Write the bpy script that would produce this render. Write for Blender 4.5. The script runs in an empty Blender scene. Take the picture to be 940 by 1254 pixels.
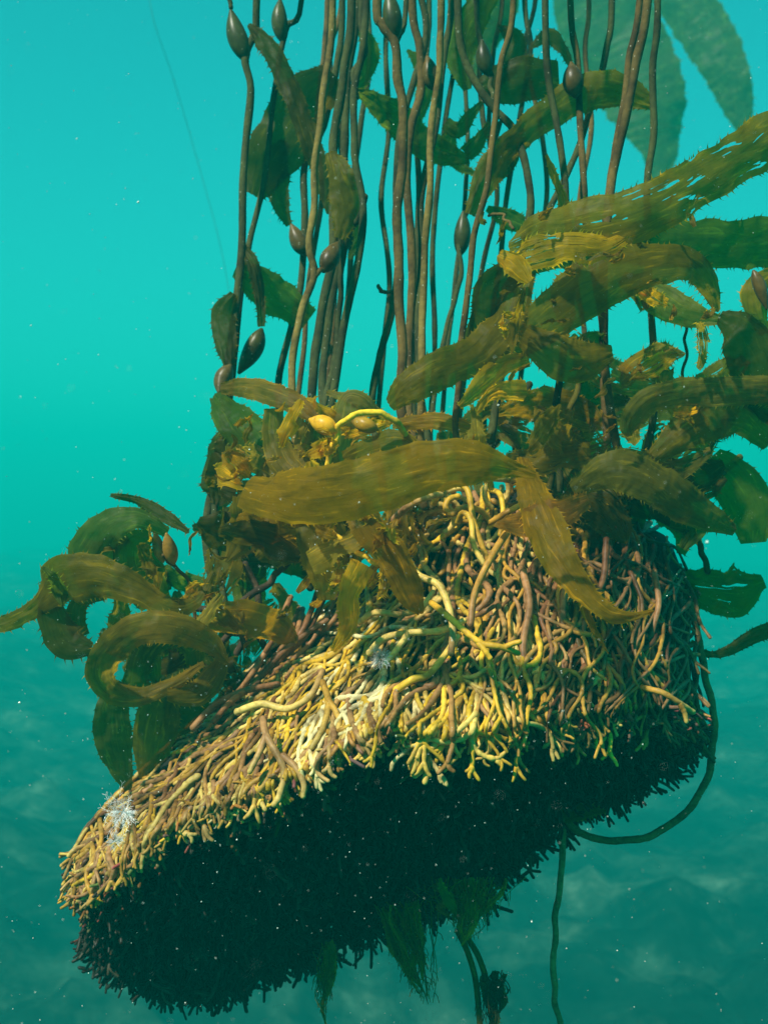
import bpy, math, random
import numpy as np
from mathutils import Vector, noise as mnoise

# ------------------------------------------------------------------ camera, light, exposure
sc = bpy.context.scene
C = bpy.data.collections.new('place'); sc.collection.children.link(C)
R = math.radians
F = 1344.6                                    # focal length in photo pixels (940 x 1254)
cam_d = bpy.data.cameras.new('camera'); cam = bpy.data.objects.new('camera', cam_d); C.objects.link(cam)
cam_d.sensor_fit = 'VERTICAL'; cam_d.sensor_height = 24.0; cam_d.lens = 24.0 * F / 1254.0
cam_d.clip_start = 0.02; cam_d.clip_end = 500
cam.rotation_euler = (R(90), 0, 0); sc.camera = cam
cam_d.dof.use_dof = True; cam_d.dof.focus_distance = 0.80; cam_d.dof.aperture_fstop = 7.5

SUN_EL, SUN_AZ = 48.0, 224.0                  # azimuth clockwise from +Y: behind the camera, to the left
w = bpy.data.worlds.new('World'); sc.world = w; w.use_nodes = True
nt = w.node_tree; nt.nodes.clear()
sky = nt.nodes.new('ShaderNodeTexSky'); sky.sky_type = 'NISHITA'; sky.sun_disc = False
sky.sun_elevation = R(SUN_EL); sky.sun_rotation = R(SUN_AZ)
tint = nt.nodes.new('ShaderNodeMix'); tint.data_type = 'RGBA'; tint.blend_type = 'MULTIPLY'
tint.inputs['Factor'].default_value = 1.0
tint.inputs['B'].default_value = (0.10, 1.0, 0.80, 1)   # daylight that has come down through sea water
bg = nt.nodes.new('ShaderNodeBackground'); bg.inputs['Strength'].default_value = 0.095
wo = nt.nodes.new('ShaderNodeOutputWorld')
nt.links.new(sky.outputs[0], tint.inputs['A']); nt.links.new(tint.outputs['Result'], bg.inputs['Color'])
nt.links.new(bg.outputs[0], wo.inputs['Surface'])
sl = bpy.data.lights.new('sun', 'SUN'); sl.energy = 5.0; sl.angle = R(1.5); sl.color = (1.0, 0.95, 0.82)
so = bpy.data.objects.new('sun', sl); C.objects.link(so)
az = R(SUN_AZ); el = R(SUN_EL)
sdir = Vector((math.sin(az) * math.cos(el), math.cos(az) * math.cos(el), math.sin(el)))
so.rotation_euler = sdir.to_track_quat('Z', 'Y').to_euler(); so.location = (0, 0, 6)
sc.view_settings.view_transform = 'Standard'; sc.view_settings.look = 'None'
sc.view_settings.exposure = 0.85; sc.view_settings.gamma = 1.0
HAZE_DENSITY = 0.066
HAZE_COLOR = (0.002, 0.80, 0.70, 1)

random.seed(11); rng = np.random.default_rng(11)

# ------------------------------------------------------------------ helpers
def P(px, py, Y):
    return np.array(((px - 470.0) / F * Y, Y, (627.0 - py) / F * Y))

def catmull(pts, n):
    p = np.asarray(pts, float)
    if len(p) == 2: p = np.array([p[0], (p[0] + p[1]) / 2, p[1]])
    d = np.maximum(np.linalg.norm(np.diff(p[:, :3], axis=0), axis=1), 1e-6) ** 0.5
    t = np.concatenate([[0], np.cumsum(d)])
    m = np.zeros_like(p)
    m[1:-1] = (p[2:] - p[:-2]) / (t[2:] - t[:-2])[:, None]
    m[0] = (p[1] - p[0]) / (t[1] - t[0]); m[-1] = (p[-1] - p[-2]) / (t[-1] - t[-2])
    s = np.linspace(0, t[-1], n); k = np.clip(np.searchsorted(t, s, 'right') - 1, 0, len(p) - 2)
    h = (t[k + 1] - t[k])[:, None]; u = (s - t[k])[:, None] / h
    return ((2*u**3 - 3*u**2 + 1) * p[k] + (u**3 - 2*u**2 + u) * h * m[k]
            + (-2*u**3 + 3*u**2) * p[k + 1] + (u**3 - u**2) * h * m[k + 1])

def norm(v):
    return v / max(np.linalg.norm(v), 1e-9)

class MB:
    def __init__(s): s.v = []; s.f = []; s.c = []; s.uv = []
    def add(s, verts, faces, cols, uvs=None):
        b = len(s.v)
        s.v.extend(map(tuple, verts)); s.f.extend([tuple(b + i for i in f) for f in faces])
        s.c.extend(map(tuple, cols)); s.uv.extend(map(tuple, uvs if uvs is not None else [(0, 0)] * len(verts)))
    def tube(s, pts, rad, col, sides=8, col2=None, knob=0.0, seed=0.0):
        pts = np.asarray(pts, float); n = len(pts); rad = np.broadcast_to(np.asarray(rad, float), (n,)).copy()
        if knob:
            rad *= 1 + knob * np.array([mnoise.noise(Vector((i * 0.55, seed, 3.1))) for i in range(n)])
        # rounded ends
        T = np.gradient(pts, axis=0); T /= np.maximum(np.linalg.norm(T, axis=1), 1e-9)[:, None]
        pts = np.concatenate([[pts[0] - T[0] * rad[0] * .75], [pts[0] - T[0] * rad[0] * .4], pts,
                              [pts[-1] + T[-1] * rad[-1] * .5], [pts[-1] + T[-1] * rad[-1] * .9]])
        rad = np.concatenate([[rad[0] * .25], [rad[0] * .75], rad, [rad[-1] * .8], [rad[-1] * .3]])
        T = np.concatenate([[T[0]] * 2, T, [T[-1]] * 2]); n = len(pts)
        a = np.cross(T[0], (0.3, 0.9, 0.2)); a = norm(a); V = []; ang = np.arange(sides) * 2 * math.pi / sides
        cols = []; uvs = []
        c0 = np.asarray(col[:3], float); c1 = np.asarray((col2 or col)[:3], float); L = 0
        for i in range(n):
            a = a - T[i] * np.dot(a, T[i]); a = norm(a); b = np.cross(T[i], a)
            if i: L += np.linalg.norm(pts[i] - pts[i - 1])
            V.append(pts[i] + rad[i] * (np.cos(ang)[:, None] * a + np.sin(ang)[:, None] * b))
            cc = c0 + (c1 - c0) * (i / (n - 1)) ** 2
            cols += [(*cc, 1)] * sides; uvs += [(k / sides, L * 20) for k in range(sides)]
        V = np.concatenate(V); Fc = []
        for i in range(n - 1):
            for k in range(sides):
                k2 = (k + 1) % sides
                Fc.append((i * sides + k, i * sides + k2, (i + 1) * sides + k2, (i + 1) * sides + k))
        Fc.append(tuple(reversed(range(sides)))); Fc.append(tuple((n - 1) * sides + k for k in range(sides)))
        s.add(V, Fc, cols, uvs)
    def build(s, name, mat, parent=None, smooth=True):
        me = bpy.data.meshes.new(name); me.from_pydata(s.v, [], s.f); me.update()
        ca = me.color_attributes.new('Col', 'FLOAT_COLOR', 'POINT')
        ca.data.foreach_set('color', np.asarray(s.c, np.float32).ravel())
        ul = me.uv_layers.new(name='UVMap'); li = np.empty(len(me.loops), np.int32)
        me.loops.foreach_get('vertex_index', li)
        ul.data.foreach_set('uv', np.asarray(s.uv, np.float32)[li].ravel())
        if smooth: me.polygons.foreach_set('use_smooth', [True] * len(me.polygons))
        me.materials.append(mat)
        o = bpy.data.objects.new(name, me); C.objects.link(o)
        if parent is not None:
            o.parent = parent
            if parent.type == 'EMPTY': o.location = -parent.location
        return o

def tag(o, label=None, cat=None, group=None, kind=None):
    if label: o['label'] = label
    if cat: o['category'] = cat
    if group: o['group'] = group
    if kind: o['kind'] = kind
    return o
def empty(name, loc):
    o = bpy.data.objects.new(name, None); o.empty_display_size = 0.05; C.objects.link(o); o.location = loc; return o

# ------------------------------------------------------------------ materials
def N(nt, t, **kw):
    n = nt.nodes.new(t)
    for k, v in kw.items():
        if k in n.inputs: n.inputs[k].default_value = v
        else: setattr(n, k, v)
    return n
def ramp(nt, src, stops):
    r = nt.nodes.new('ShaderNodeValToRGB'); e = r.color_ramp.elements
    while len(e) < len(stops): e.new(0.5)
    for i, (p, c) in enumerate(stops): e[i].position = p; e[i].color = (*c, 1) if len(c) == 3 else c
    nt.links.new(src, r.inputs[0]); return r.outputs[0]
def mul(nt, a, b, f=1.0, mode='MULTIPLY'):
    m = nt.nodes.new('ShaderNodeMix'); m.data_type = 'RGBA'; m.blend_type = mode
    if isinstance(f, float): m.inputs['Factor'].default_value = f
    else: nt.links.new(f, m.inputs['Factor'])
    for k, x in (('A', a), ('B', b)):
        if isinstance(x, tuple): m.inputs[k].default_value = x
        else: nt.links.new(x, m.inputs[k])
    return m.outputs['Result']
def base_mat(name):
    m = bpy.data.materials.new(name); m.use_nodes = True; nt = m.node_tree; nt.nodes.clear()
    out = nt.nodes.new('ShaderNodeOutputMaterial'); return m, nt, out

def blade_material():
    m, nt, out = base_mat('kelp_blade')
    col = N(nt, 'ShaderNodeVertexColor', layer_name='Col').outputs['Color']
    uv = N(nt, 'ShaderNodeTexCoord').outputs['UV']
    ob = N(nt, 'ShaderNodeTexCoord').outputs['Object']
    mp = N(nt, 'ShaderNodeMapping'); mp.inputs['Scale'].default_value = (5.0, 2.6, 1); nt.links.new(uv, mp.inputs['Vector'])
    st = N(nt, 'ShaderNodeTexNoise', Scale=1.6, Detail=5.0, Roughness=0.6, Distortion=0.6); nt.links.new(mp.outputs[0], st.inputs['Vector'])
    pt = N(nt, 'ShaderNodeTexNoise', Scale=30.0, Detail=6.0, Roughness=0.7); nt.links.new(ob, pt.inputs['Vector'])
    c = mul(nt, col, ramp(nt, st.outputs[0], [(0.30, (.55, .60, .65)), (0.46, (.92, .92, .92)), (0.58, (1.0, 1.0, 1.0)), (0.68, (2.0, 1.75, 1.3))]))
    c = mul(nt, c, ramp(nt, pt.outputs[0], [(0.3, (.60, .70, .75)), (0.6, (1.15, 1.1, .95))]))
    vo = N(nt, 'ShaderNodeTexVoronoi', Scale=260.0); nt.links.new(ob, vo.inputs['Vector'])
    vn = N(nt, 'ShaderNodeTexNoise', Scale=60.0); nt.links.new(ob, vn.inputs['Vector'])
    sp = ramp(nt, vo.outputs['Distance'], [(0.0, (1, 1, 1)), (0.13, (0, 0, 0))])
    sp = mul(nt, sp, ramp(nt, vn.outputs[0], [(0.52, (0, 0, 0)), (0.62, (1, 1, 1))]))
    c = mul(nt, c, (.45, .42, .30, 1), sp, 'MIX')
    pb = N(nt, 'ShaderNodeBsdfPrincipled', Roughness=0.45); pb.inputs['Specular IOR Level'].default_value = 0.10
    nt.links.new(c, pb.inputs['Base Color'])
    tr = N(nt, 'ShaderNodeBsdfTranslucent'); c2 = mul(nt, c, (2.1, 1.9, 1.1, 1)); nt.links.new(c2, tr.inputs['Color'])
    mx = N(nt, 'ShaderNodeMixShader', Fac=0.60); nt.links.new(pb.outputs[0], mx.inputs[1]); nt.links.new(tr.outputs[0], mx.inputs[2])
    bp = N(nt, 'ShaderNodeBump', Strength=0.45, Distance=0.0010)
    st2 = N(nt, 'ShaderNodeTexNoise', Scale=3.2, Detail=4.0, Distortion=0.9); nt.links.new(mp.outputs[0], st2.inputs['Vector'])
    st3 = N(nt, 'ShaderNodeTexNoise', Scale=130.0, Detail=4.0); nt.links.new(ob, st3.inputs['Vector'])
    ad = N(nt, 'ShaderNodeMath', operation='ADD'); nt.links.new(st2.outputs[0], ad.inputs[0]); nt.links.new(st3.outputs[0], ad.inputs[1])
    nt.links.new(ad.outputs[0], bp.inputs['Height'])
    nt.links.new(bp.outputs[0], pb.inputs['Normal']); nt.links.new(bp.outputs[0], tr.inputs['Normal'])
    tp = N(nt, 'ShaderNodeBsdfTransparent'); tp.inputs['Color'].default_value = (1.0, .62, .10, 1)
    m2 = N(nt, 'ShaderNodeMixShader', Fac=0.07); nt.links.new(mx.outputs[0], m2.inputs[1]); nt.links.new(tp.outputs[0], m2.inputs[2])
    # torn slits: only where the blade's own attribute says it is torn
    vcn = [n for n in nt.nodes if n.type == 'VERTEX_COLOR'][0]
    mph = N(nt, 'ShaderNodeMapping'); mph.inputs['Scale'].default_value = (6.0, 3.0, 1); nt.links.new(uv, mph.inputs['Vector'])
    hn = N(nt, 'ShaderNodeTexNoise', Scale=1.3, Detail=3.0, Distortion=0.8); nt.links.new(mph.outputs[0], hn.inputs['Vector'])
    sb = N(nt, 'ShaderNodeMath', operation='SUBTRACT'); nt.links.new(hn.outputs[0], sb.inputs[0]); nt.links.new(vcn.outputs['Alpha'], sb.inputs[1])
    gt = N(nt, 'ShaderNodeMath', operation='GREATER_THAN'); nt.links.new(sb.outputs[0], gt.inputs[0]); gt.inputs[1].default_value = 0.0
    clear = N(nt, 'ShaderNodeBsdfTransparent'); m3 = N(nt, 'ShaderNodeMixShader'); nt.links.new(gt.outputs[0], m3.inputs[0])
    nt.links.new(m2.outputs[0], m3.inputs[1]); nt.links.new(clear.outputs[0], m3.inputs[2])
    nt.links.new(m3.outputs[0], out.inputs['Surface']); return m

def flesh_material(name, rough=0.45, spots=True, bump=0.25, sss=0.0, cloud=26.0):
    m, nt, out = base_mat(name)
    col = N(nt, 'ShaderNodeVertexColor', layer_name='Col').outputs['Color']
    ob = N(nt, 'ShaderNodeTexCoord').outputs['Object']
    n1 = N(nt, 'ShaderNodeTexNoise', Scale=cloud, Detail=4.0, Roughness=0.65); nt.links.new(ob, n1.inputs['Vector'])
    n2 = N(nt, 'ShaderNodeTexNoise', Scale=240.0, Detail=3.0); nt.links.new(ob, n2.inputs['Vector'])
    c = mul(nt, col, ramp(nt, n1.outputs[0], [(0.34, (.42, .36, .32)), (0.48, (.95, .95, .95)), (0.62, (1.4, 1.4, 1.35))]))
    c = mul(nt, c, ramp(nt, n2.outputs[0], [(0.3, (.72, .70, .66)), (0.55, (1.1, 1.1, 1.1))]))
    if spots:
        vo = N(nt, 'ShaderNodeTexVoronoi', Scale=170.0); nt.links.new(ob, vo.inputs['Vector'])
        c = mul(nt, c, (.55, .52, .40, 1), ramp(nt, vo.outputs['Distance'], [(0.04, (.8, .8, .8)), (0.11, (0, 0, 0))]), 'MIX')
    pb = N(nt, 'ShaderNodeBsdfPrincipled', Roughness=rough); pb.inputs['Specular IOR Level'].default_value = 0.22
    nt.links.new(c, pb.inputs['Base Color'])
    if sss:
        pb.inputs['Subsurface Weight'].default_value = sss; pb.inputs['Subsurface Radius'].default_value = (1, .6, .2)
        pb.inputs['Subsurface Scale'].default_value = 0.004
    bp = N(nt, 'ShaderNodeBump', Strength=bump, Distance=0.001); nt.links.new(n2.outputs[0], bp.inputs['Height'])
    nt.links.new(bp.outputs[0], pb.inputs['Normal']); nt.links.new(pb.outputs[0], out.inputs['Surface']); return m

M_BLADE = blade_material()
M_STIPE = flesh_material('kelp_stipe', 0.85, bump=0.6)
M_HAPT = flesh_material('hapteron_flesh', 0.5, spots=False, bump=0.3, cloud=38.0)
M_CORE = flesh_material('holdfast_matted_core', 0.9, spots=False, bump=1.0)
M_FLOAT = flesh_material('gas_float', 0.38, spots=True, bump=0.1)
M_TUFT = flesh_material('seaweed_tuft', 0.7, spots=False, bump=0.1)
M_WHITE = flesh_material('white_feathery', 0.7, spots=False, bump=0.0)

# ------------------------------------------------------------------ seabed and haze
def seabed():
    m, nt, out = base_mat('seabed_rock_and_sand')
    ob = N(nt, 'ShaderNodeTexCoord').outputs['Object']
    n1 = N(nt, 'ShaderNodeTexNoise', Scale=1.1, Detail=10.0, Roughness=0.72, Distortion=0.0); nt.links.new(ob, n1.inputs['Vector'])
    n2 = N(nt, 'ShaderNodeTexNoise', Scale=3.0, Detail=6.0, Roughness=0.7); nt.links.new(ob, n2.inputs['Vector'])
    c = ramp(nt, n1.outputs[0], [(0.34, (.003, .010, .008)), (0.48, (.007, .022, .016)), (0.58, (.030, .066, .046)), (0.70, (.12, .20, .14))])
    c = mul(nt, c, ramp(nt, n2.outputs[0], [(0.35, (.35, .38, .36)), (0.6, (1.1, 1.1, 1.1))]))
    pb = N(nt, 'ShaderNodeBsdfPrincipled', Roughness=0.95); pb.inputs['Specular IOR Level'].default_value = 0.0; nt.links.new(c, pb.inputs['Base Color'])
    nt.links.new(pb.outputs[0], out.inputs['Surface'])
    V = []; nr, na = 190, 340
    rad = 0.5 * (56 / 0.5) ** (np.arange(nr) / (nr - 1))
    for r in rad:
        for k in range(na):
            a = 2 * math.pi * k / na; x, y = r * math.cos(a), r * math.sin(a)
            z = -2.7
            z += 0.32 * mnoise.fractal(Vector((x * .22, y * .22, 1.7)), 1.0, 2.1, 5)
            q = mnoise.fractal(Vector((x * .9, y * .9, 5.0)), 0.9, 2.0, 4)
            z += 0.34 * abs(q) + 0.10 * mnoise.noise(Vector((x * 2.3, y * 2.3, 2.0)))
            sgm = 1 / (1 + math.exp((x + 2.0 + 0.12 * y) / 0.9))
            z += 0.85 * sgm * (1 + 0.4 * mnoise.noise(Vector((x * .5, y * .5, 9))))
            V.append((x, y, z))
    Fc = [(i * na + k, (i + 1) * na + k, (i + 1) * na + (k + 1) % na, i * na + (k + 1) % na) for i in range(nr - 1) for k in range(na)]
    V.append((0, 0, -2.6)); Fc += [(len(V) - 1, k, (k + 1) % na) for k in range(na)]
    b = MB(); b.add(V, Fc, [(1, 1, 1, 1)] * len(V)); o = b.build('seabed', m)
    tag(o, kind='structure'); return o
seabed()

def haze():
    m, nt, out = base_mat('sea_water_haze')
    pv = N(nt, 'ShaderNodeVolumePrincipled'); pv.inputs['Density'].default_value = HAZE_DENSITY
    pv.inputs['Color'].default_value = HAZE_COLOR; pv.inputs['Anisotropy'].default_value = 0.0
    nt.links.new(pv.outputs[0], out.inputs['Volume'])
    X, z0, z1 = 60.0, -5.5, 4.2
    V = [(x, y, z) for x in (-X, X) for y in (-X, X) for z in (z0, z1)]
    Fc = [(0, 1, 3, 2), (4, 6, 7, 5), (0, 4, 5, 1), (2, 3, 7, 6), (0, 2, 6, 4), (1, 5, 7, 3)]
    b = MB(); b.add(V, Fc, [(1, 1, 1, 1)] * 8); o = b.build('haze', m, smooth=False); tag(o, kind='stuff')
haze()

# ------------------------------------------------------------------ colours (linear albedo)
OLIVE = (.145, .110, .003); GREEN = (.068, .105, .008); GOLD = (.42, .265, .005); BROWN = (.235, .140, .002)
DARK = (.060, .050, .003); TAN = (.145, .095, .022); STD = (.040, .042, .010); STB = (.088, .052, .012)
YEL = (.52, .305, .020); CREAM = (.51, .350, .095); PINK = (.26, .125, .050); RUST = (.125, .048, .018); OCHRE = (.36, .180, .022)

# ------------------------------------------------------------------ the kelp
kelp = empty('giant_kelp', Vector(P(470, 950, 0.95)))
tag(kelp, 'uprooted giant kelp adrift, root-like holdfast below, upright stems and serrated blades above', 'kelp')

# --- holdfast surface: columns of (y, depth): top, upper wall, shelf, front rim, mid underside, lowest edge
COLS = [   # last value of each row lies where the matted body ends; the bristle reaches a little lower
 (88,  [(1052,.93),(1066,.91),(1084,.895),(1104,.89),(1118,.90),(1132,.93)]),
 (105, [(1022,.95),(1040,.91),(1066,.88),(1092,.87),(1130,.89),(1160,.94)]),
 (135, [(988,.96),(1008,.91),(1038,.87),(1066,.85),(1125,.88),(1190,.96)]),
 (190, [(934,.99),(958,.92),(988,.86),(1018,.82),(1115,.87),(1212,.98)]),
 (260, [(870,1.01),(900,.93),(942,.85),(985,.80),(1105,.87),(1218,1.0)]),
 (330, [(802,1.03),(842,.93),(902,.83),(962,.78),(1085,.86),(1192,1.01)]),
 (400, [(748,1.04),(802,.93),(866,.82),(925,.765),(1055,.86),(1166,1.02)]),
 (470, [(692,1.04),(758,.93),(826,.82),(885,.75),(1025,.86),(1136,1.02)]),
 (540, [(612,1.03),(715,.92),(812,.82),(900,.75),(1010,.86),(1106,1.02)]),
 (600, [(594,1.02),(700,.88),(806,.80),(892,.76),(1000,.86),(1086,1.02)]),
 (680, [(600,1.02),(698,.87),(798,.82),(880,.78),(960,.87),(1016,1.0)]),
 (760, [(615,1.02),(700,.88),(792,.84),(866,.80),(930,.88),(966,.99)]),
 (815, [(650,1.03),(722,.91),(796,.87),(866,.85),(915,.90),(945,.99)]),
 (846, [(715,1.03),(765,.96),(820,.93),(868,.91),(895,.94),(915,1.0)]),
]
COLS = [(x, [(y - (14 if k == 5 else 7 if k == 4 else 0), d) for k, (y, d) in enumerate(pp)]) for x, pp in COLS]
CX = np.array([c[0] for c in COLS], float); CY = np.array([[p[0] for p in c[1]] for c in COLS], float)
CD = np.array([[p[1] for p in c[1]] for c in COLS], float)
def column(x):
    x = min(max(x, CX[0]), CX[-1])
    return (np.array([np.interp(x, CX, CY[:, j]) for j in range(6)]), np.array([np.interp(x, CX, CD[:, j]) for j in range(6)]))
def depth(x, y):
    ys, ds = column(x); return float(np.interp(y, ys, ds))
def rim(x): return column(x)[0][3]
def top(x): return column(x)[0][0]

def build_core():
    cols = catmull(np.array([[c[0]] + [v for p in c[1] for v in p] for c in COLS], float), 90)
    rings = []
    for row in cols:
        x = row[0]; pts = [P(x, row[1 + 2*j], row[2 + 2*j]) for j in range(6)]
        ex = 0.11 * min(1.0, (x - 70) / 150, (890 - x) / 120)
        a, z = pts[-1], pts[0]
        pts += [a + np.array((0, ex * .8, .02)), (a + z) / 2 + np.array((0, ex * 1.4, 0)), z + np.array((0, ex * .8, -.012))]
        pts = np.array(pts + [pts[0]]); rings.append(catmull(pts, 73)[:-1])
    n = 72; rings = [rings[0].mean(0) + (rings[0] - rings[0].mean(0)) * .35] + rings + [rings[-1].mean(0) + (rings[-1] - rings[-1].mean(0)) * .35]
    V = np.concatenate(rings); cen = V.mean(0)
    out = []
    for i, r in enumerate(rings):
        c = r.mean(0)
        for v in r:
            d = norm(v - c); q = mnoise.fractal(Vector(v * 28), 1.0, 2.0, 4)
            out.append(v - d * (0.010) + d * 0.009 * q)
    Fc = [(i*n + k, i*n + (k+1) % n, (i+1)*n + (k+1) % n, (i+1)*n + k) for i in range(len(rings)-1) for k in range(n)]
    Fc += [tuple(reversed(range(n))), tuple((len(rings)-1)*n + k for k in range(n))]
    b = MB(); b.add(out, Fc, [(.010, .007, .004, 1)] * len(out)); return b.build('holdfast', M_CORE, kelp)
holdfast = build_core()
tag(holdfast, 'matted holdfast, dark and flat underneath, bristling with pale yellow and pinkish root branches on its upper side')

# --- haptera
def hcol(x, y):
    """colour of the root branches over the mass: pink-brown crown, yellow tips, cream on the shelf as painted sun, rust to the right dimmed as painted shade"""
    r = random.random()
    if x > 660:
        c = random.choices([RUST, PINK, OCHRE, STB], [4, 3, 1.6, 2])[0]
    elif 425 < x < 545 and 730 < y < 830:
        c = random.choices([(.60,.50,.26), CREAM, YEL], [4, 3, 1.5])[0]  # near-white tone paints bright sun onto the upward-facing shelf
    elif x > 480 and y < 760:
        c = random.choices([YEL, OCHRE, CREAM, PINK], [3, 2.5, 2.2, 2])[0]
    elif x > 400:
        c = random.choices([YEL, CREAM, OCHRE, PINK], [2.2, 3.4, 1.6, 1.2])[0]
    else:
        c = random.choices([PINK, OCHRE, CREAM, YEL, RUST], [4, 3.2, 1.6, 1.4, 1.5])[0]
    k = random.uniform(.8, 1.15) * (.62 if x > 690 else .9); return tuple(min(.8, v * k) for v in c)  # right side darkened in colour as shade from the blades above
def tipcol(c, x):
    if x > 660: return tuple(v * 1.15 + a for v, a in zip(c, (.07, .05, .01)))
    return tuple(v * .55 + .45 * a for v, a in zip(c, random.choice([YEL, CREAM, OCHRE, YEL])))

def flow(x, y):
    """heading the branches follow: down-left over the wing, straight down the central wall, fanning at the rim"""
    ys = column(x)[0]; t = min(1, max(0, (y - ys[0]) / (ys[3] - ys[0])))
    wing = R(146 - 44 * t ** 1.5); wall = R(92); right = R(97)
    if x < 410: h = wing
    elif x < 640:
        k = (x - 410) / 230; sh = max(0, min(1, (y - 720) / 60)); shelf = R(150 - 50 * max(0, t - .55) / .45)
        h = wing * (1 - k) * (1 - k) + (wall * (1 - sh * .75) + shelf * sh * .75) * (1 - (1 - k) ** 2)
    else: h = right if x < 790 else R(100)
    if x < 150: h = min(h, R(128)) - R(14) * (150 - x) / 60
    return h + (.45 if x < 450 else .28) * mnoise.noise(Vector((x * .014, y * .014, 4.0)))
occ = np.zeros((300, 240), np.int16)
def trace(x, y, wander, hang, length, seed):
    pts = []; a = flow(x, y) + random.gauss(0, .25); step = 7.0
    for i in range(int(length / step)):
        over = max(0, y - rim(x)); pts.append((x, y, a))
        if over > hang: break
        g = flow(x, y) if over <= 0 else R(90) + .5 * mnoise.noise(Vector((i * .3, seed, 2)))
        a += (g - a) * .22 + wander * mnoise.noise(Vector((i * .16, seed, 0)))
        x += math.cos(a) * step; y += math.sin(a) * step
        if x < 87 or x > 857: break
    return pts
def cost(pts): return sum(occ[min(299, int(p[1] / 5)), min(239, max(0, int(p[0] / 5)))] for p in pts) / max(1, len(pts))
def mark(pts):
    for p in pts: occ[min(299, int(p[1] / 5)), min(239, max(0, int(p[0] / 5)))] += 1
def lay(b, path, off, r0, col, tc, seed, dive=.006, taper=.38):
    pts = []; n = len(path)
    for i, (x, y, a) in enumerate(path):
        over = max(0, y - rim(x)); d = depth(x, min(y, rim(x) + 8))
        o_ = off - dive * max(0, 1 - i / 5) + .0022 * mnoise.noise(Vector((i * .22, seed, 8))) * 2
        pts.append(P(x, max(y, top(x) - 6), d - o_ - over * .00010))
    m = n * 3; pp = catmull(np.array(pts), m)
    b.tube(pp, r0 * (1 - taper * np.linspace(0, 1, m)), col, 8, tc, knob=.42, seed=seed)
def fork_tip(b, p, a, r0, tc, seed, lo=8, hi=22, k=2):
    for s in ((-1, 1) if k == 2 else (-1, 0, 1)):
        L = random.uniform(lo, hi); aa = a + s * random.uniform(.3, .65); q = [p]
        for j in range(3): q.append(q[-1] + np.array((math.cos(aa), random.uniform(-.4, .2), -math.sin(aa))) * L / 3 * p[1] / F); aa += random.gauss(0, .25)
        b.tube(catmull(q, 8), r0 * np.linspace(.9, .66, 8), tc, 7, tc, knob=.25, seed=seed)

hapts = []
def spawn(area, r, lift, hang, length, wander, tries=6, dark=1.0, forks=.8, col=None, f_pow=1.2, cap=9):
    best = None
    for _ in range(tries):
        x = random.uniform(*area); t, rm = top(x), rim(x); y = t + (rm - t) * .9 * random.random() ** f_pow
        sd = random.uniform(0, 500); pth = trace(x, y, wander, random.uniform(*hang), random.uniform(*length), sd)
        if len(pth) < 5: continue
        c = cost(pth)
        if best is None or c < best[0]: best = (c, pth, sd)
    if best is None or best[0] > cap: return
    c, pth, sd = best; mark(pth); b = MB(); x, y, a = pth[0]; off = random.uniform(*lift); rr = random.uniform(*r)
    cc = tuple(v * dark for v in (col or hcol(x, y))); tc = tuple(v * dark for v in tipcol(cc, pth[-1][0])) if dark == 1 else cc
    lay(b, pth, off, rr, cc, tc, sd)
    xe, ye, ae = pth[-1]
    if ye > rim(xe) - 18 and random.random() < forks:
        over = max(0, ye - rim(xe)); p = P(xe, ye, depth(xe, min(ye, rim(xe) + 8)) - off - over * .0001); fork_tip(b, p, ae, rr * .75, tc, sd, k=random.choice((2, 2, 3)))
    # side branches that leave the strand and run on beside it
    for _ in range(random.choice((1, 1, 2, 2))):
        k = random.randrange(int(len(pth) * .3), max(int(len(pth) * .3) + 1, len(pth) - 3)); x, y, a = pth[k]; sd2 = random.uniform(0, 500)
        sub = trace(x, y, wander, random.uniform(*hang), random.uniform(.3, .7) * length[0], sd2)
        sgn = random.choice((-1, 1)); sub = [(px + sgn * 14 * math.sin(min(1, i / 4) * 1.57), py, pa) for i, (px, py, pa) in enumerate(sub)]
        if len(sub) > 4: lay(b, sub, off, rr * .85, cc, tc, sd2, dive=0); mark(sub)
    hapts.append((b, x, y))

# deep layer of thinner, browner branches, darkened in colour to make shaded gaps
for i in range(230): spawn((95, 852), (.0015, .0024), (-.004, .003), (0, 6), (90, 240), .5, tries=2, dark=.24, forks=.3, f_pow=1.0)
occ[:] = 0
# upper layer: long strands, each finding its own room
for i in range(140): spawn((110, 500), (.0016, .0029), (.003, .015), (0, 16), (160, 420), .5, tries=7)
for i in range(70): spawn((485, 668), (.0017, .0030), (.003, .022), (4, 48), (200, 420), .85, tries=8)
for i in range(58): spawn((650, 848), (.0015, .0026), (.002, .018), (0, 34), (170, 360), .8, tries=7, f_pow=1.4)
# free short tips crowding the edge of the wing
for i in range(170):
    x = random.uniform(92, 520); y = rim(x) - random.uniform(2, 30); b = MB(); sd = random.uniform(0, 500)
    pth = trace(x, y, .8, random.uniform(0, 24), random.uniform(28, 66), sd)
    if len(pth) < 3: continue
    c = random.choice([YEL, OCHRE, CREAM, (.34,.15,.035), PINK]); off = random.uniform(.003, .013); rr = random.uniform(.0014, .0024)
    lay(b, pth, off, rr, tuple(v * .8 for v in c), c, sd, dive=.003, taper=.1)
    if random.random() < .6:
        xe, ye, ae = pth[-1]; over = max(0, ye - rim(xe)); fork_tip(b, P(xe, ye, depth(xe, min(ye, rim(xe) + 8)) - off - over * .0001), ae, rr * .8, c, sd, 5, 12)
    hapts.append((b, x, y))
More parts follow.
